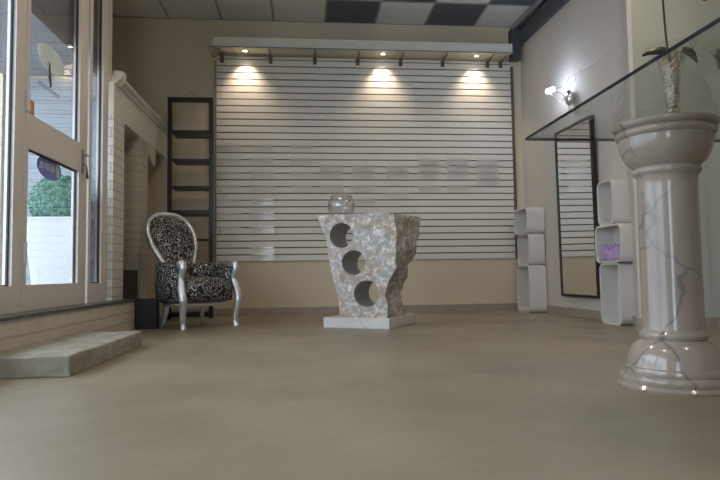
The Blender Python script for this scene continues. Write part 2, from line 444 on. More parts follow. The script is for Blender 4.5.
obj('key_fob', bm, INK, door, smooth=True)
struct('trim_7', bx(FX0, FX1, 3.566, 4.594, 3.001, 3.05), ALU)
# wall above the shop front
struct('wall_left', bx(-1.75, -1.615, -2.2, 5.015, ZT+.001, ZC+.02), WALL)
# dark box added behind the upper glass so room reflections show
struct('dark_backing_box', bx(-2.45, -1.70, 3.45, 5.019, 2.135, 3.0), noisy('dark_backing_grey', (.22,.21,.22), (.27,.26,.26), 3, .8))
# wall that closes the alcove above the outdoor brick wall
struct('wall_alcove_front', bx(-2.45, -1.62, 5.02, 5.099, 2.136, ZC+.02), WALL)
# outdoor brick wall facing the camera, joined by the first brick pier
struct('wall_brick', bx(-2.45, -1.645, 5.10, 5.21, 0, 2.135), BRICKOUT)
bm = bmesh.new(); box(bm, -1.644, XL, 5.10, 5.398, .271, 1.84); box(bm, -1.80,-1.645, 5.211, 5.40, .0, 1.84)
struct('wall_pier', bm, BRICK)
struct('wall_pier_far', bx(-1.85, XL, 5.92, 6.20, 0, 1.84), brick_mat('shaded_painted_brick', (.52,.47,.38), (.43,.38,.30), col2=(.54,.49,.40)))  # duller brick colour carries the shade inside the opening
# beam (fascia) with a small corbel
bm = bmesh.new(); box(bm, -1.66, XL, 5.10, YB-.001, 1.841, 2.12); struct('trim_8', bm, HEADER)
bm = bmesh.new(); prism(bm, [(6.20,1.84),(6.20,1.74),(6.26,1.72),(6.40,1.66),(6.52,1.66),(6.52,1.84)], -1.80, XL-.003, 'X'); struct('trim_9', bm, WALL)
# cornice moulding on the beam, rounded end cap
bm = bmesh.new()
pf = [(-1.68,2.115),(-1.585,2.115),(-1.575,2.13),(-1.575,2.145),(-1.555,2.15),(-1.545,2.17),(-1.545,2.185),(-1.68,2.185)]
lo = [bm.verts.new((x,5.12,z)) for x,z in pf]; hi = [bm.verts.new((x,YB-.002,z)) for x,z in pf]
bm.faces.new(lo); bm.faces.new(hi[::-1])
for i in range(len(pf)): bm.faces.new((lo[i],lo[(i+1)%8],hi[(i+1)%8],hi[i]))
struct('trim_10', bm, HEADER)
bm = bmesh.new(); lathe(bm, [(.045,2.11),(.048,2.15),(.062,2.17),(.068,2.19),(.068,2.225),(.058,2.235),(0.01,2.236)], 32, -1.60, 5.20)
struct('trim_11', bm, HEADER, smooth=True)
# opposite building across the street, seen hazily in the sidelight
struct('facade_across', bx(-13, -12.5, -8, 16, 0, 5.5), noisy('pale_facade', (.62,.66,.70), (.70,.74,.78), .6, .9))
struct('street', bx(-13, -2.62, 5.11, 16, -.1, .2), PAVE)

# ------------------------------------------------------------------ things
# concrete step
bm = bmesh.new()
me_pts = [(-1.095,2.90),(-1.095,4.15),(-1.508,4.15),(-1.508,2.90)]
nx, ny = 12, 26
grid = {}
for k, z in enumerate((0, .035, .07, .105)):
    pass
prism(bm, me_pts, 0, .103)
bmesh.ops.subdivide_edges(bm, edges=bm.edges[:], cuts=8, use_grid_fill=True)
for v in bm.verts:
    d = noise.noise(v.co*7)*.006 + noise.noise(v.co*23)*.003
    e = 0
    if v.co.z > .001:
        n_ = Vector((0,0,0))
        if v.co.x > -1.1: n_.x = 1
        if v.co.y < 2.91: n_.y = -1
        if v.co.y > 4.14: n_.y = 1
        if v.co.z > .1: n_.z = 1
        if n_.length > 1.2: e = -.004
        v.co += n_*(d+e)
tag(obj('doorstep', bm, STEPM, bevel=.006), 'worn grey concrete step on the floor below the glass door', 'step')

# black boxes
tag(obj('storage_box', bx(-1.50, -1.315, 5.425, 5.53, 0, .268), BLACKB, bevel=.004), 'low black box on the floor at the end of the brick ledge', 'box')
tag(obj('storage_box', bx(-1.83, -1.612, 5.42, 5.90, 0, .53), BLACKB, bevel=.004), 'taller black box standing between the two white brick piers', 'box')

# topiary outdoors
t = thing('potted_topiary', 'clipped green box ball in a tall white tapered planter outside the door', 'plant', (-1.893, 4.78, .246))
bm = bmesh.new()
def sqring(w, z, n=6):
    r = w*.16; out = []
    for cx, cy, a0 in ((1,1,0),(-1,1,90),(-1,-1,180),(1,-1,270)):
        for k in range(n):
            a = math.radians(a0+90*k/(n-1)); out.append((cx*(w-r)+r*math.cos(a), cy*(w-r)+r*math.sin(a), z))
    return out
rings = [[bm.verts.new(p) for p in sqring(w, z)] for w, z in ((.135,0),(.195,.655),(.200,.66),(.200,.675),(.178,.675),(.172,.60))]
for a, b in zip(rings, rings[1:]):
    for k in range(24): bm.faces.new((a[k],a[(k+1)%24],b[(k+1)%24],b[k]))
bm.faces.new(rings[0]); bm.faces.new(rings[-1])
obj('planter', bm, PLANTERM, t, smooth=True).data.set_sharp_from_angle(angle=.6)
bm = bmesh.new()
c0 = Vector((.0,0,.80)); R0 = .215
tmp = bmesh.ops.create_icosphere(bm, subdivisions=4, radius=R0*.95)
for v in bm.verts: v.co = v.co*(1+.06*noise.noise(v.co*30)); v.co += c0
for k in range(3800):
    z = 1-2*(k+.5)/3800; a = k*2.399963; r = math.sqrt(1-z*z)
    d = Vector((r*math.cos(a), r*math.sin(a), z)); p = c0+d*(R0*random.uniform(.93,1.03))
    u = d.orthogonal().normalized(); u.rotate(Matrix.Rotation(random.uniform(0,6.28),3,d)); w = d.cross(u)
    tl = random.uniform(-.9,.9); w = (w*math.cos(tl)+d*math.sin(tl)); s = random.uniform(.008,.013)
    bm.faces.new([bm.verts.new(p+q) for q in (-w*s*1.4, u*s*.7, w*s*1.4, -u*s*.7)])
obj('foliage', bm, TOPI, t)

# stickers on the door glass (film on the inside face of the panes)
def ellipse_prism(cy, cz, ry, rz, x0, x1, n=40, rot=0):
    bm = bmesh.new(); pts = []
    for k in range(n):
        a = 2*PI*k/n; yy, zz = ry*math.cos(a), rz*math.sin(a)
        pts.append((cy+yy*math.cos(rot)-zz*math.sin(rot), cz+yy*math.sin(rot)+zz*math.cos(rot)))
    prism(bm, pts, x0, x1, 'X'); return bm
t = thing('shop_sticker', 'oval purple-blue sticker with pale lettering on the lower door pane', 'sticker', (0,0,0))
obj('sticker_film', ellipse_prism(3.975, 1.176, .185, .078, -1.6485, -1.6475), PURPLE, t)
bm = bmesh.new()
random.seed(3)
y = 3.83
for k in range(11):
    w = .013; h = .045
    st = random.choice(((0,1,2),(0,2),(0,1),(0,1,3)))
    zc = 1.178
    if 0 in st: box(bm, -1.6475,-1.647, y, y+.006, zc-h/2, zc+h/2)
    if 1 in st: box(bm, -1.6475,-1.647, y+.006, y+w, zc+h/2-.008, zc+h/2)
    if 2 in st: box(bm, -1.6475,-1.647, y+w, y+w+.005, zc-h/2, zc+h/2)
    if 3 in st: box(bm, -1.6475,-1.647, y+.006, y+w, zc-.004, zc+.004)
    y += .0205
obj('lettering', bm, PALEP, t)
obj('round_mark', ellipse_prism(4.103, 1.178, .028, .052, -1.6475, -1.647), PALEP, t)
t = thing('window_decal', 'pale green oval etched decal with dark motif on the upper door pane', 'sticker', (0,0,0))
obj('decal_film', ellipse_prism(3.985, 1.895, .20, .085, -1.6485, -1.6475), FROST, t)
bm = bmesh.new(); prism(bm, [(3.94,1.86),(3.955,1.87),(3.975,1.80),(3.985,1.72),(3.965,1.70),(3.935,1.76)], -1.6475, -1.647, 'X'); obj('motif', bm, INK, t)
bm = bmesh.new(); y = 3.80
for k in range(12):
    h = .03; zc = 1.687
    box(bm, -1.6485,-1.648, y, y+.005, zc-h/2, zc+h/2)
    if k % 2: box(bm, -1.6485,-1.648, y+.005, y+.014, zc+h/2-.006, zc+h/2)
    else: box(bm, -1.6485,-1.648, y+.005, y+.014, zc-.003, zc+.003)
    y += .027
tag(obj('door_lettering', bm, INK), 'thin line of dark lettering under the oval decal on the door', 'sticker')
bm = bmesh.new(); box(bm, -1.6485,-1.6475, 3.675, 3.745, 1.447, 1.545)
tag(obj('notice_label', bm, ORANGE), 'small orange label at the lower left of the upper door pane', 'sticker')

# ---------------- slatwall panels
SLATM = noisy('slatwall_laminate', (.74,.71,.63), (.77,.74,.66), 2, .42)
GROOVE, _nt, _b = new_mat('slat_groove', (.045,.028,.02), .6)
def slat_panel(xa, xb, label, first=False, last=False):
    t = thing('slatwall_panel', label, 'wall panel', ((xa+xb)/2, YB-.03, .632), 0, 'slatwall panels on the back wall')
    w = (xb-xa)/2-.0006
    bm = bmesh.new(); box(bm, -w, w, .018, .0295, 0, 2.43, 0); obj('groove_backing', bm, GROOVE, t)
    bm = bmesh.new()
    z = 3.030-.632; slots = [z-.0802*i for i in range(30)]
    edges = [2.43]+[s for s in slots]
    top = 2.43; gh = .013
    for s in slots:
        box(bm, -w, w, 0, .018, s+gh/2, top); top = s-gh/2
    box(bm, -w, w, 0, .018, 0, top)
    obj('slats', bm, SLATM, t)
    me = None
    for zz in (.33, .81, 1.13, 1.62, 1.94, 2.26):
        zq = slots[min(range(30), key=lambda i: abs(slots[i]-zz))]+.0401
        for xx in (-w+.05, 0, w-.05):
            bm = bmesh.new(); prism(bm, [(.007*math.cos(a*PI/4), .007*math.sin(a*PI/4)) for a in range(8)], -.0015, -.0001, 'Y')
            o = obj('screw', bm, STEEL, t); o.location = (xx, 0, zq)
    return t
slat_panel(-1.02, .139, 'left third of the cream horizontal slat wall, beside the black rack')
slat_panel(.139, 1.345, 'middle third of the cream horizontal slat wall, behind the stone pedestal')
slat_panel(1.345, 2.555, 'right third of the cream horizontal slat wall, nearest the mirror')
tag(obj('edge_strip', bx(-1.043, -1.021, 6.965, 6.999, .632, 3.0), new_mat('grey_edge', (.30,.28,.24), .5)[0]), 'thin grey vertical edging strip at the left end of the slat wall', 'edging')
tag(obj('edge_strip', bx(2.556, 2.59, 6.965, 6.999, .632, 3.0), new_mat('brown_edge', (.12,.095,.075), .5)[0]), 'thin brown vertical edging strip at the right end of the slat wall', 'edging')

# acrylic shelves: columns (x range) and slots
cols = [('first', -1.010, -.735, (13,15,17,19,21,23,25)), ('second', -.635, -.355, (13,15,17,19,21,23,25,28,29)),
        ('third', -.165, .115, (13,15,17,19)), ('fourth', .185, .465, (16,17,19)), ('fifth', .565, .84, (16,17,19,21)),
        ('sixth', .985, 1.25, (16,17,20)), ('seventh', 1.375, 1.645, (15,16,17,19)), ('eighth', 1.725, 1.995, (15,16,17,19)),
        ('ninth', 2.10, 2.365, (15,16,17,18))]
ords = ['topmost','second','third','fourth','fifth','sixth','seventh','eighth','lowest']
def make_shelf(w):
    t = thing('acrylic_shelf', '', 'shelf', (0,0,0), 0, 'clear acrylic shelves on the slat wall')
    bm = bmesh.new(); box(bm, -w/2, w/2, -.115, -.0052, 0, .005)
    obj('shelf_plate', bm, ACRYL, t)
    bm = bmesh.new(); box(bm, -w/2, w/2, -.0050, -.0008, -.062, -.0002); box(bm, -w/2, w/2, -.120, -.1152, 0, .012)
    obj('shelf_lip', bm, ACRYL, t)
    bm = bmesh.new(); box(bm, -w/2, w/2, -.0050, -.0007, .0002, .0135); obj('slot_clip', bm, CLIP, t); return t
CLIP = thin_glass('frosted_acrylic', (.95,.93,.90), .8, .15, .62)
proto = None
for cn, xa, xb, rows in cols:
    for k, i in enumerate(rows):
        if proto is None: proto = o = make_shelf(.275)
        else: o = copy_tree(proto)
        o.location = ((xa+xb)/2, YB-.031, 3.030-.0802*i-.0068)
        rn = 'lowest' if k == len(rows)-1 else ('topmost' if k == 0 else ords[k]+' from top')
        o['label'] = 'clear acrylic slat-wall shelf, %s in the %s column from left' % (rn, cn)

# ---------------- canopy over the slat wall
t = thing('display_canopy', 'long cream canopy with a glass shelf and brackets over the slat wall', 'canopy', (.74, YB, 3.080))
lx0, lx1 = -1.02-.74, 2.49-.74
obj('fascia', bx(lx0, lx1, -.302, -.28, -.0095, .106), HEADER, t, bevel=.002)
obj('soffit', bx(lx0+.001, lx1-.001, -.2795, -.001, .006, .105), SOFF, t)
bm = bmesh.new(); box(bm, -1.07-.74, 2.515-.74, -.325, -.003, -.022, -.010)
for f in bm.faces: f.material_index = 0 if abs(f.normal.z) > .5 or True else 1
bm.normal_update()
for f in bm.faces: f.material_index = 0 if abs(f.normal.z) > .5 else 1
obj('glass_shelf', bm, [thin_glass('canopy_glass', (.97,.98,.98), .45), EDGEB], t)
for x in (-.955,-.385,.14,.655,1.18,1.70,2.265,2.43):
    bm = bmesh.new(); prism(bm, [(-.30,-.0225),(-.30,-.028),(-.06,-.04),(-.032,-.085),(-.032,-.0225)], x-.74-.007, x-.74+.007, 'X')
    bm2 = bm
    box(bm2, x-.74-.022, x-.74+.022, -.045, -.032, -.098, -.0235)
    obj('bracket', bm2, BRONZE, t)
# spotlights
sp = None
for k, (x, lab) in enumerate(((-.675,'small round recessed spotlight at the left end of the canopy'),(.95,'small round recessed spotlight in the middle of the canopy'),(2.09,'small round recessed spotlight at the right end of the canopy'))):
    if sp is None:
        sp = thing('recessed_spotlight', lab, 'lamp', (x, 6.84, 3.0855), 0, 'recessed spotlights under the canopy')
        bm = bmesh.new(); lathe(bm, [(.040,0),(.040,-.006),(.026,-.008),(.026,0)], 24, cap=False); obj('trim_ring', bm, CHROME, sp, smooth=True)
        bm = bmesh.new(); lathe(bm, [(.027,-.002),(.018,-.006),(.004,-.007)], 24); obj('lens', bm, SPOTL, sp, smooth=True)
    else:
        o = copy_tree(sp); o.location.x = x; o['label'] = lab
    L = bpy.data.lights.new('spot', 'SPOT'); L.energy = 20; L.color = (1,.78,.60); L.spot_size = math.radians(95); L.spot_blend = 1.0; L.shadow_soft_size = .025
    lo_ = bpy.data.objects.new('spot_light', L); COL.objects.link(lo_); lo_.location = (x, 6.84, 3.050); lo_.rotation_euler = (math.radians(10),0,0)

# ---------------- black rack
t = thing('etagere', 'tall narrow black open rack with a ring on top against the back wall', 'rack', (-1.25, 6.60, 0))
hw = .247
for x in (-hw, hw-.045):
    obj('side_post', bx(x, x+.045, 0, .04, 0, 2.45), BLACKW, t)
obj('top_rail', bx(-hw+.0455, hw-.0455, 0, .04, 2.40, 2.45), BLACKW, t)
obj('bottom_rail', bx(-hw+.0455, hw-.0455, 0, .04, .02, .075), BLACKW, t)
for z, th in ((2.045,.035),(1.735,.025),(1.435,.022),(1.145,.045),(.862,.012)):
    bm = bmesh.new(); prism(bm, [(-hw+.0455,.002),(hw-.0455,.002),(hw-.0455,.06),(hw-.075,.27),(-hw+.0455,.27)], z, z+th); obj('shelf', bm, BLACKW, t)
bm = bmesh.new()
tube(bm, [(-.002+.058*math.cos(a*PI/14), .02, 2.451+.062*math.sin(a*PI/14)) for a in range(15)], .006, 8)
obj('ring', bm, STEEL, t, smooth=True)

# ---------------- armchair
t = thing('armchair', 'silver baroque armchair in black and white scroll fabric before the black rack', 'chair', (-1.0, 5.52, 0), math.radians(43))
def superpath(w0, w1, d0, d1, n=40, e=3.2):
    return [(w0*math.copysign(abs(math.cos(a))**(2/e), math.cos(a)), (d0 if math.sin(a) < 0 else d1)*math.copysign(abs(math.sin(a))**(2/e), math.sin(a))) for a in [2*PI*k/n for k in range(n)]]
bm = bmesh.new()
rings = []
for s, z in ((.80,.235),(.93,.235),(.99,.26),(1.0,.32),(.99,.385),(.93,.425),(.7,.45),(.35,.458)):
    rings.append([bm.verts.new((x*s, y*s - (.045*math.sin((z-.22)/.24*PI) if y < 0 else 0), z)) for x, y in superpath(.265,0,.27,.21)])
for a, b in zip(rings, rings[1:]):
    for k in range(40): bm.faces.new((a[k],a[(k+1)%40],b[(k+1)%40],b[k]))
bm.faces.new(rings[0]); bm.faces.new(rings[-1])
obj('seat', bm, FABRIC, t, smooth=True)
bm = bmesh.new()
r2 = superpath(.262,0,.215,.205)
rings = [[bm.verts.new((x*s, y*s, z)) for x, y in r2] for s, z in ((1,.195),(1.03,.205),(1.03,.23),(1,.235),(.8,.234),(.8,.196))]
for a, b in zip(rings, rings[1:]+rings[:1]):
    for k in range(40): bm.faces.new((a[k],a[(k+1)%40],b[(k+1)%40],b[k]))
obj('seat_rail', bm, SILVER, t, smooth=True)
# armrests: padded curved panels
for s in (-1, 1):
    bm = bmesh.new(); path = catmull([(s*.255,-.165,0),(s*.295,-.04,0),(s*.29,.10,0),(s*.225,.215,0),(s*.12,.275,0)], 6)
    rings = []
    n = len(path)
    for i, p in enumerate(path):
        d = (path[min(i+1,n-1)]-path[max(i-1,0)]).normalized(); q = Vector((d.y,-d.x,0))
        tt = i/(n-1); zt = .555+.035*tt+(.02*math.sin(tt*PI)); zb = .24
        prof = [(-.028,zb),(.028,zb),(.036,.36),(.034,zt-.05),(.030,zt-.015),(.014,zt),(-.014,zt),(-.030,zt-.015),(-.034,zt-.05),(-.036,.36)]
        rings.append([bm.verts.new((p.x+q.x*a, p.y+q.y*a, z)) for a, z in prof])
    for a, b in zip(rings, rings[1:]):
        for k in range(10): bm.faces.new((a[k],a[(k+1)%10],b[(k+1)%10],b[k]))
    bm.faces.new(rings[0]); bm.faces.new(rings[-1])
    obj('armrest', bm, FABRIC, t, smooth=True)
# backrest: balloon outline in (x, z), leaning back
half = catmull([(.0,1.055,0),(.12,1.045,0),(.215,.99,0),(.262,.89,0),(.25,.77,0),(.205,.67,0),(.165,.585,0),(.15,.50,0)], 6)
half = [(p.x*.90, p.y) for p in half]
outl = half + [(-x, z) for x, z in half[::-1][:-1]]
by = lambda z: .215+(z-.45)*.46
bm = bmesh.new(); fr, bk = [], []
cz_ = .78
layers = [(1.0,0),(.97,.022),(.85,.04),(.6,.055),(.3,.062)]
prev = None
for side in (-1, 1):
    prev = None
    for s, th in layers:
        ring = [bm.verts.new((x*s, by(cz_+(z-cz_)*s)+side*th*(1 if side < 0 else .6), cz_+(z-cz_)*s)) for x, z in outl]
        if prev:
            for k in range(len(ring)): bm.faces.new((prev[k],prev[(k+1)%len(ring)],ring[(k+1)%len(ring)],ring[k]))
        prev = ring
    bm.faces.new(prev)
bmesh.ops.remove_doubles(bm, verts=bm.verts, dist=.0005)
obj('backrest', bm, FABRIC, t, smooth=True)
bm = bmesh.new(); tube(bm, [(x*1.03, by(z), cz_+(z-cz_)*1.03) for x, z in half[::-1]] + [(-x*1.03, by(z), cz_+(z-cz_)*1.03) for x, z in half[1:]], .026, 10)
obj('back_frame', bm, SILVER, t, smooth=True)
for s in (-1, 1):
    bm = bmesh.new()
    p = catmull([(s*.275,-.175,.573),(s*.275,-.225,.572),(s*.272,-.245,.53),(s*.272,-.215,.44),(s*.285,-.245,.34),(s*.285,-.268,.25),(s*.275,-.245,.14),(s*.27,-.24,.05),(s*.275,-.255,.0)], 6)
    tube(bm, p, [.026,.034,.031,.027,.034,.037,.028,.021,.026], 10)
    obj('leg', bm, SILVER, t, smooth=True)
    bm = bmesh.new()
    p = catmull([(s*.19,.165,.232),(s*.19,.17,.14),(s*.20,.185,.06),(s*.215,.21,0)], 5)
    tube(bm, p, [.026,.023,.018,.019], 10)
    obj('leg', bm, SILVER, t, smooth=True)

# ---------------- stone pedestal on a plinth
rz = math.radians(-30)
PX, PY = .695, 4.885
e1 = Vector((math.cos(rz), math.sin(rz))); e2 = Vector((-math.sin(rz), math.cos(rz)))
tag(obj('plinth', bx(-.62, 0, 0, .66, 0, .088), PLINTHM, bevel=.004), 'white marble plinth slab on the floor under the stone pedestal', 'plinth')
o = bpy.data.objects['plinth']; o.location = (PX, PY, 0); o.rotation_euler = (0,0,rz)
ped = thing('stone_pedestal', 'rough pink and grey marble block pierced by three round holes', 'pedestal', (PX, PY, .0885), math.radians(-25.5))
def interp(tab, z):
    if z <= tab[0][0]: return tab[0][1]
    for (a, va), (b, vb) in zip(tab, tab[1:]):
        if z <= b: return va+(vb-va)*(z-a)/(b-a)
    return tab[-1][1]
H = .90
LT = [(0,-.455),(.12,-.475),(.24,-.495),(.33,-.52),(.42,-.545),(.50,-.56),(.58,-.562),(.70,-.585),(.78,-.62),(.90,-.685)]
RF = [(0,-.035),(.10,-.03),(.20,-.045),(.30,-.02),(.42,.045),(.52,.04),(.64,.05),(.75,.06),(.90,.055)]
RB = [(0,.035),(.12,-.01),(.18,-.02),(.26,.0),(.34,.03),(.45,.055),(.56,.12),(.68,.15),(.80,.175),(.86,.175),(.90,.15)]
bm = bmesh.new()
nu, nv, nz = 30, 16, 44
def surf(u, v, w):      # u 0..1 left-right, v 0..1 front-back, w 0..1 up
    z = w*H
    L = interp(LT, z); Rr = interp(RF, z)*(1-v)+interp(RB, z)*v
    Ll = L+.02*v
    x = Ll+(Rr-Ll)*u; y = .05+.39*v
    d = Vector((x,y,z))
    side = 0
    amp_r = .020 if u >= .999 else 0
    if u >= .999: x += .026*noise.noise(d*7)+.014*noise.noise(d*19)
    if u <= .001: x += .010*noise.noise(d*6)+.004*noise.noise(d*21)
    if v <= .001: y += .006*noise.noise(d*9)+.005*noise.noise(d*26)
    if v >= .999: y += .010*noise.noise(d*7)
    if w >= .999: z += -.006+.006*noise.noise(d*8) - (.03*max(0,(u-.86)/.14))
    return (x,y,z)
V = {}
def vert(i,j,k):
    if (i,j,k) not in V: V[(i,j,k)] = bm.verts.new(surf(i/nu, j/nv, k/nz))
    return V[(i,j,k)]
def quad(a,b,c,d,mi):
    f = bm.faces.new([vert(*q) for q in (a,b,c,d)]); f.material_index = mi
for k in range(nz):
    for i in range(nu):
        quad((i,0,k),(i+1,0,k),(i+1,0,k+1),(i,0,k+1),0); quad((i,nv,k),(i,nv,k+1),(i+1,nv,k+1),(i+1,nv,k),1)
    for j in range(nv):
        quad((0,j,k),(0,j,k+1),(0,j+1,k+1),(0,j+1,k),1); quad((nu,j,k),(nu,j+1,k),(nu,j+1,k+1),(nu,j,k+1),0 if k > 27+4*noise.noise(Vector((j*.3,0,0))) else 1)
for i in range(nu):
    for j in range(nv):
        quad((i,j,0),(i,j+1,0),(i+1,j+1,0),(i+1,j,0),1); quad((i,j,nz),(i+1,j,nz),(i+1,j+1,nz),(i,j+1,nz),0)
blk = obj('stone_block', bm, [ROCK, ROCKD, BORE], ped)
HOLES = [(-.44,.712,.110),(-.33,.472,.108),(-.215,.205,.114)]
bm = bmesh.new()
for hx, hz, hr in HOLES:
    pts = [(hx+hr*math.cos(2*PI*k/48), hz+hr*math.sin(2*PI*k/48)) for k in range(48)]
    prism(bm, pts, -.2, .8, 'Y', 2)
cut = obj('cutter', bm, [ROCK, ROCKD, BORE], ped)
md = blk.modifiers.new('b', 'BOOLEAN'); md.operation = 'DIFFERENCE'; md.object = cut; md.solver = 'EXACT'; md.material_mode = 'INDEX'
bpy.context.view_layer.update()
dg = bpy.context.evaluated_depsgraph_get()
nm = bpy.data.meshes.new_from_object(blk.evaluated_get(dg))
blk.modifiers.clear(); blk.data = nm
bpy.data.objects.remove(cut)
for p in nm.polygons: p.use_smooth = True
nm.set_sharp_from_angle(angle=math.radians(38))

# glass jar on the block
jx, jy = -.53, .20
jp = Vector((PX, PY))+e1*jx+e2*jy
JARG = thin_glass('jar_glass', (.96,.96,.95), 2.0, .03, .06)
t = thing('glass_jar', 'round clear glass jar with domed lid on the stone pedestal', 'jar', (jp.x, jp.y, .0885+H+.002))
bm = bmesh.new()
lathe(bm, [(.001,.0),(.070,0),(.082,.01),(.102,.045),(.106,.07),(.100,.10),(.085,.122),(.080,.132),(.076,.132),(.080,.120),(.094,.099),(.100,.07),(.096,.047),(.078,.016),(.068,.008),(.001,.008)], 40, cap=False)
bmesh.ops.remove_doubles(bm, verts=bm.verts, dist=.002)
obj('jar_body', bm, JARG, t, smooth=True)
bm = bmesh.new(); lathe(bm, [(.001,.158),(.045,.155),(.07,.140),(.084,.134),(.086,.138),(.074,.150),(.05,.165),(.02,.173),(.012,.178),(.018,.19),(.012,.20),(.001,.202)], 40, cap=False)
bmesh.ops.remove_doubles(bm, verts=bm.verts, dist=.002)
obj('lid', bm, JARG, t, smooth=True); t.scale = (1.2,1.2,1.28)

# ---------------- white shelf cubes
def rr(hw, hh, r, n=6):
    out = []
    for cx, cz, a0 in ((1,1,0),(-1,1,90),(-1,-1,180),(1,-1,270)):
        for k in range(n):
            a = math.radians(a0+90*k/(n-1)); out.append((cx*(hw-r)+r*math.cos(a), cz*(hh-r)+r*math.sin(a)))
    return out
def cube(label, x0, x1, y0, y1, z0, z1, grp, rz=0):
    w = (y1-y0)/2; h = (z1-z0)/2; d = x1-x0
    t = thing('shelf_cube', label, 'shelf', (x0, (y0+y1)/2, z0), rz, grp)
    bm = bmesh.new(); th = .017; r = .062
    A = rr(w,h,r); B = rr(w-th,h-th,r-th)
    o0 = [bm.verts.new((0,a,b+h)) for a,b in A]; o1 = [bm.verts.new((d,a,b+h)) for a,b in A]
    i0 = [bm.verts.new((0,a,b+h)) for a,b in B]; i1 = [bm.verts.new((d,a,b+h)) for a,b in B]
    n = len(A)
    for k in range(n):
        q = (k+1)%n
        bm.faces.new((o0[k],o0[q],o1[q],o1[k])); bm.faces.new((i0[k],i1[k],i1[q],i0[q]))
        bm.faces.new((o0[k],i0[k],i0[q],o0[q])); bm.faces.new((o1[k],o1[q],i1[q],i1[k]))
    o = obj('shell', bm, WHITE, t, smooth=True); o.data.set_sharp_from_angle(angle=math.radians(50))
    bm = bmesh.new(); prism(bm, rr(w-th-.0005,h-th-.0005,r-th), d-.012, d-.004, 'X'); bmesh.ops.translate(bm, verts=bm.verts, vec=(0,0,h))
    obj('back_panel', bm, WHITE, t)
    return t
g1 = 'white shelf cubes stacked in the far corner'; g2 = 'white shelf cubes stacked beside the mirror'
cube('white shelf cube lying on top of the stack in the far corner', 2.505, 2.715, 6.45, 6.86, .903, 1.20, g1)
cube('white shelf cube in the middle of the stack in the far corner', 2.525, 2.71, 6.46, 6.82, .542, .902, g1)
cube('tall white shelf cube standing on the floor in the far corner', 2.515, 2.715, 6.45, 6.84, 0, .541, g1)
cube('narrow white shelf cube topmost of the stack beside the mirror', 2.628, 2.79, 4.80, 5.065, .861, 1.255, g2)
cube('white shelf cube holding a lilac cloth, in the stack beside the mirror', 2.61, 2.79, 4.66, 5.095, .531, .860, g2)
cube('tall white shelf cube standing on the floor beside the mirror', 2.622, 2.79, 4.71, 5.06, 0, .530, g2)
# lilac cloth
bm = bmesh.new(); G = 36
vs = {}
for i in range(G+1):
    for j in range(G+1):
        a, b = i/G, j/G; fall = max(0,1-((a-.5)*2)**6)*max(0,1-((b-.5)*2.0)**8)
        p = Vector((2.616+.150*a, 4.70+.345*b, 0))
        z = 1*.5495+fall*(.075+.10*abs(noise.noise(Vector((a*4,b*5,1))))+.055*max(0,noise.noise(Vector((a*3,b*3.3,5))))+.03*abs(noise.noise(Vector((a*11,b*13,2)))))
        vs[i,j] = bm.verts.new((p.x, p.y, z))
for i in range(G):
    for j in range(G): bm.faces.new((vs[i,j],vs[i+1,j],vs[i+1,j+1],vs[i,j+1]))
bt = [vs[i,0] for i in range(G+1)]+[vs[G,j] for j in range(1,G+1)]+[vs[i,G] for i in range(G-1,-1,-1)]+[vs[0,j] for j in range(G-1,0,-1)]
bm.faces.new(bt)
tag(obj('folded_cloth', bm, CLOTH, smooth=True), 'crumpled lilac cloth lying inside the middle shelf cube beside the mirror', 'cloth')

# ---------------- mirror
t = thing('wall_mirror', 'tall black framed mirror on the right wall reflecting the slats', 'mirror', (2.776, 5.66, .205), math.radians(2.8))
W2, MH, fw = .365, 1.735, .026
bm = bmesh.new()
box(bm, -.05, -.002, -W2, -W2+fw, 0, MH); box(bm, -.05, -.002, W2-fw, W2, 0, MH)
box(bm, -.05, -.002, -W2+fw, W2-fw, 0, fw); box(bm, -.05, -.002, -W2+fw, W2-fw, MH-fw, MH)
obj('mirror_frame', bm, BLACKW, t)
obj('mirror_glass', bx(-.042, -.036, -W2+fw, W2-fw, fw, MH-fw), MIRROR, t)
t.location.x = 2.757; t.rotation_euler = (0, math.radians(-.6), math.radians(2.8))

# ---------------- wall lamp
t = thing('wall_lamp', 'chrome wall lamp with two glowing bulbs on curved wire arms', 'lamp', (2.757, 5.72, 2.235))
bm = bmesh.new(); tmp = bmesh.ops.create_uvsphere(bm, u_segments=28, v_segments=16, radius=1)
for v in bm.verts: v.co = Vector((v.co.x*.045-.046, v.co.y*.055, v.co.z*.085))
obj('mount', bm, CHROME, t, smooth=True)
B1 = Vector((-.20,.155,.115)); B2 = Vector((-.19,.075,.108))
for B, mid in ((B1, (-.11,.10,-.01)), (B2, (-.12,.01,.05))):
    bm = bmesh.new(); tube(bm, catmull([(-.085,.01,.0), mid, (B.x+.01,B.y-.03,B.z-.035), (B.x,B.y,B.z-.02)], 8), .0045, 8); obj('arm', bm, CHROME, t, smooth=True)
bm = bmesh.new(); tube(bm, catmull([(B2.x,B2.y-.02,B2.z),(-.10,.03,.13),(-.05,-.06,.20),(-.03,-.12,.17),(-.05,-.06,.10),(-.10,.04,.10)], 8), .003, 8); obj('wire', bm, STEEL, t, smooth=True)
bm = bmesh.new(); tube(bm, catmull([(-.05,-.09,.19),(-.02,-.25,.215),(-.008,-.5,.20),(-.006,-.75,.19)], 8), .0025, 6); obj('wire', bm, STEEL, t, smooth=True)
bm = bmesh.new(); tube(bm, [(-.06,0,-.06),(-.055,-.01,-.13)], .005, 8); tube(bm, [(-.055,-.01,-.13),(-.03,-.12,-.22)], .003, 6); obj('wire', bm, STEEL, t, smooth=True)
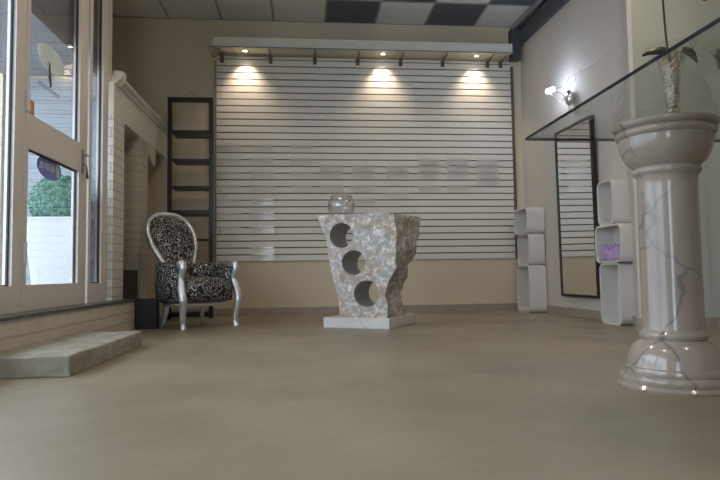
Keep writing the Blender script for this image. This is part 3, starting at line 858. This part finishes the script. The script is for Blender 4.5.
for B in (B1, B2):
    bm = bmesh.new(); bmesh.ops.create_uvsphere(bm, u_segments=20, v_segments=12, radius=.026); bmesh.ops.translate(bm, verts=bm.verts, vec=B); obj('bulb', bm, BULB, t, smooth=True)
    L = bpy.data.lights.new('bulb', 'POINT'); L.energy = .75; L.color = (.45,.66,1); L.shadow_soft_size = .03
    q = bpy.data.objects.new('bulb_light', L); COL.objects.link(q); q.location = Vector(t.location)+B+Vector((-.06,.0,.05))

# ---------------- marble column
CX, CY = 1.465, 2.25
s = .985
prof = [(.212,.0),(.214,.010),(.206,.018),(.202,.022),(.206,.036),(.202,.052),(.194,.056),(.196,.068),(.190,.082),(.180,.085),(.176,.10),(.170,.125),(.158,.150),(.140,.172),(.126,.182),(.119,.188),(.124,.195),(.126,.205),(.124,.215),(.116,.220),(.113,.232),
        (.112,.50),(.111,.80),(.112,.835),(.118,.842),(.126,.850),(.128,.860),(.126,.868),(.120,.874),(.128,.880),(.145,.895),(.160,.918),(.171,.95),(.175,.985),(.175,.992),(.183,.997),(.188,1.008),(.186,1.020),(.181,1.024),(.192,1.030),(.198,1.040),(.198,1.050),(.193,1.0525)]
bm = bmesh.new(); lathe(bm, prof, 96)
o = obj('marble_column', bm, MARBLE, None, smooth=True); o.location = (CX, CY, 0); o.data.set_sharp_from_angle(angle=math.radians(50))
tag(o, 'glossy veined marble column with round base and capital under the glass top', 'column')

# glass counter top
bm = bmesh.new(); box(bm, .997, 3.05, -.2, 2.555, 1.053, 1.0655)
bm.normal_update()
for f in bm.faces: f.material_index = 0 if abs(f.normal.z) > .5 else 1
tag(obj('glass_counter_top', bm, [TABLEG, EDGE]), 'clear glass table top with dark edge resting on the marble column', 'table top')
# second column, out of the frame to the right, that carries the other end of the glass
o2 = o.copy(); COL.objects.link(o2); o2.location = (2.62, 1.0, 0); o2['label'] = 'marble column carrying the right end of the glass top'; o.name = 'marble_column'

# vases
def vase(label, x, y, fill=True):
    t = thing('trumpet_vase', label, 'vase', (x, y, 1.0660))
    bm = bmesh.new()
    lathe(bm, [(.001,0),(.042,0),(.044,.004),(.030,.010),(.026,.03),(.028,.10),(.038,.19),(.052,.25),(.075,.285),(.096,.302),(.098,.305),(.094,.305),(.073,.289),(.049,.253),(.035,.19),(.024,.10),(.022,.035),(.001,.03)], 40, cap=False)
    bmesh.ops.remove_doubles(bm, verts=bm.verts, dist=.002)
    obj('vase_body', bm, CLEARV, t, smooth=True)
    return t
CLEARV = thin_glass('vase_glass', (.98,.985,.98), .8, .03)
VX, VY = 1.50, 2.24
vase('clear trumpet vase filled with beige shells above the marble column', VX, VY)
v2 = vase('clear trumpet vase half cut off by the right edge of the photo', 1.70, 2.17)
random.seed(11)
bm = bmesh.new()
def profr(z): return interp([(.035,.019),(.10,.021),(.19,.031),(.25,.045),(.275,.05)], z)
for k in range(260):
    z = random.uniform(.04,.285); rr_ = profr(z)*math.sqrt(random.random())*.85; a = random.uniform(0,6.28)
    m4 = Matrix.Translation((VX+rr_*math.cos(a), VY+rr_*math.sin(a), 1.066+z)) @ Euler((random.random()*6,random.random()*6,0)).to_matrix().to_4x4() @ Matrix.Diagonal((1,.8,.55,1))
    bmesh.ops.create_icosphere(bm, subdivisions=1, radius=random.uniform(.008,.013), matrix=m4)
o = obj('shell_filling', bm, POT, None, smooth=True); tag(o, 'beige shells and pebbles filling the trumpet vase over the column', 'shells'); o['kind'] = 'stuff'
def leaf(bm, base, tip, width, droop=.0, up=(0,0,1), n=12):
    base, tip = Vector(base), Vector(tip); d = tip-base; s_ = d.cross(Vector(up)).normalized(); L_ = []
    nn = s_.cross(d).normalized()
    for k in range(n+1):
        q = k/n; w = width*math.sin(PI*min(1,q*.97+.03))**.8*(1-.25*q); c = base+d*q+Vector((0,0,-droop*math.sin(q*PI)))
        L_.append([bm.verts.new(c-s_*w+nn*.004), bm.verts.new(c+nn*.010-Vector((0,0,.006))), bm.verts.new(c+s_*w+nn*.004), bm.verts.new(c-Vector((0,0,.009)))])
    for a, b in zip(L_, L_[1:]):
        for k in range(4): bm.faces.new((a[k],a[(k+1)%4],b[(k+1)%4],b[k]))
    bm.faces.new(L_[0]); bm.faces.new(L_[-1])
bm = bmesh.new()
for k in range(150):
    z = random.uniform(.16,.29); rr_ = profr(z)*math.sqrt(random.random())*.95; a = random.uniform(0,6.28)
    m4 = Matrix.Translation((1.70+rr_*math.cos(a), 2.17+rr_*math.sin(a), 1.066+z)) @ Euler((random.random()*6,random.random()*6,0)).to_matrix().to_4x4() @ Matrix.Diagonal((1,.8,.55,1))
    bmesh.ops.create_icosphere(bm, subdivisions=1, radius=random.uniform(.008,.012), matrix=m4)
o = obj('seed_filling', bm, noisy('dark_seeds', (.05,.045,.03), (.13,.11,.08), 40, .6), None, smooth=True); tag(o, 'dark seeds filling the top of the vase at the right photo edge', 'seeds'); o['kind'] = 'stuff'
t = thing('artificial_flower', 'tall thin black stem with a broad black leaf in the vase over the column', 'flower', (VX,VY,1.35))
bm = bmesh.new(); tube(bm, catmull([(0,.0,-.06),(-.02,-.01,.02),(-.035,-.02,.16),(-.045,-.02,.5)], 8), .0042, 8); obj('stem', bm, LEAFB, t, smooth=True)
bm = bmesh.new(); leaf(bm, (.02,-.0,.0), (-.105,.03,.0), .022, -.010, up=(.1,-1,.25)); obj('leaf', bm, LEAFB, t, smooth=True)
bm = bmesh.new(); leaf(bm, (.03,-.02,.012), (.07,-.06,-.06), .030, -.01, up=(.1,-1,.2)); obj('leaf', bm, LEAFG, t, smooth=True)
t = thing('bud_stem', 'drooping rust red bud hanging at the top right edge', 'flower', (1.70,2.17,1.36))
bm = bmesh.new(); tube(bm, catmull([(0,0,-.20),(.0,0,.1),(-.02,0,.27),(-.06,.0,.30),(-.088,.0,.24),(-.09,.0,.215)], 8), .003, 8); obj('stem', bm, LEAFB, t, smooth=True)
bm = bmesh.new(); bmesh.ops.create_uvsphere(bm, u_segments=16, v_segments=10, radius=1)
for v in bm.verts: v.co = Vector((v.co.x*.011*(1-.2*v.co.z)-.09, v.co.y*.011, v.co.z*.022+.198))
obj('bud', bm, BUD, t, smooth=True)

# ------------------------------------------------------------------ light
w = bpy.data.worlds.new('World'); C.world = w; w.use_nodes = True
bg = w.node_tree.nodes['Background']; bg.inputs[0].default_value = (.79,.88,1,1); bg.inputs[1].default_value = 4.6
# unseen warm downlights, added to brighten the front of the room
dl = None
for k, (x, y) in enumerate(((-.35, 3.9), (-.35, 1.6), (2.3, 3.6), (2.3, 1.2))):
    lab = 'added unseen ceiling downlight over the %s, %s' % ('left side of the floor' if x < 1 else 'glass counter side', 'nearer the pedestal' if y > 3 else 'nearer the added window')
    if dl is None:
        dl = thing('added_downlight', lab, 'lamp', (x, y, ZC-.008), 0, 'added ceiling downlights')
        bm = bmesh.new(); lathe(bm, [(.085,0),(.085,-.008),(.065,-.010),(.065,0)], 32, cap=False); obj('trim_ring', bm, CHROME, dl, smooth=True)
        bm = bmesh.new(); lathe(bm, [(.066,-.002),(.04,-.006),(.004,-.007)], 32); obj('lens', bm, SPOTL, dl, smooth=True)
    else:
        o = copy_tree(dl); o.location = (x, y, ZC-.008); o['label'] = lab
    L = bpy.data.lights.new('downlight', 'SPOT'); L.energy = 50 if y > 3 else 28; L.color = (1,.80,.58); L.spot_size = math.radians(165); L.spot_blend = .8; L.shadow_soft_size = .08  # fill light of the added lamps
    q = bpy.data.objects.new('added_downlight_light', L); COL.objects.link(q); q.location = (x, y, ZC-.03)
# sampling portals in the window openings
def portal(loc, rot, sx, sy):
    L = bpy.data.lights.new('portal','AREA'); L.shape = 'RECTANGLE'; L.size = sx; L.size_y = sy; L.cycles.is_portal = True
    q = bpy.data.objects.new('portal', L); COL.objects.link(q); q.location = loc; q.rotation_euler = rot
portal((-1.70, 1.4, 1.7), (0, -PI/2, 0), 2.7, 7.1)
portal((-.7, -2.36, 1.55), (PI/2, 0, 0), 1.0, 2.4)

# ------------------------------------------------------------------ camera
cam = bpy.data.cameras.new('Camera'); co = bpy.data.objects.new('Camera', cam); COL.objects.link(co)
cam.sensor_width = 36; cam.lens = 590*36/720; cam.clip_start = .05
R3 = Matrix.Rotation(-math.radians(5.381),3,'Z') @ Matrix.Rotation(PI/2+math.radians(3.327),3,'X') @ Matrix.Rotation(-math.radians(.770),3,'Z')
co.matrix_world = Matrix.Translation((0,0,.46)) @ R3.to_4x4()
C.camera = co
C.view_settings.view_transform = 'Standard'; C.view_settings.look = 'None'
C.view_settings.gamma = 1; C.view_settings.use_curve_mapping = False
C.view_settings.exposure = 0.45
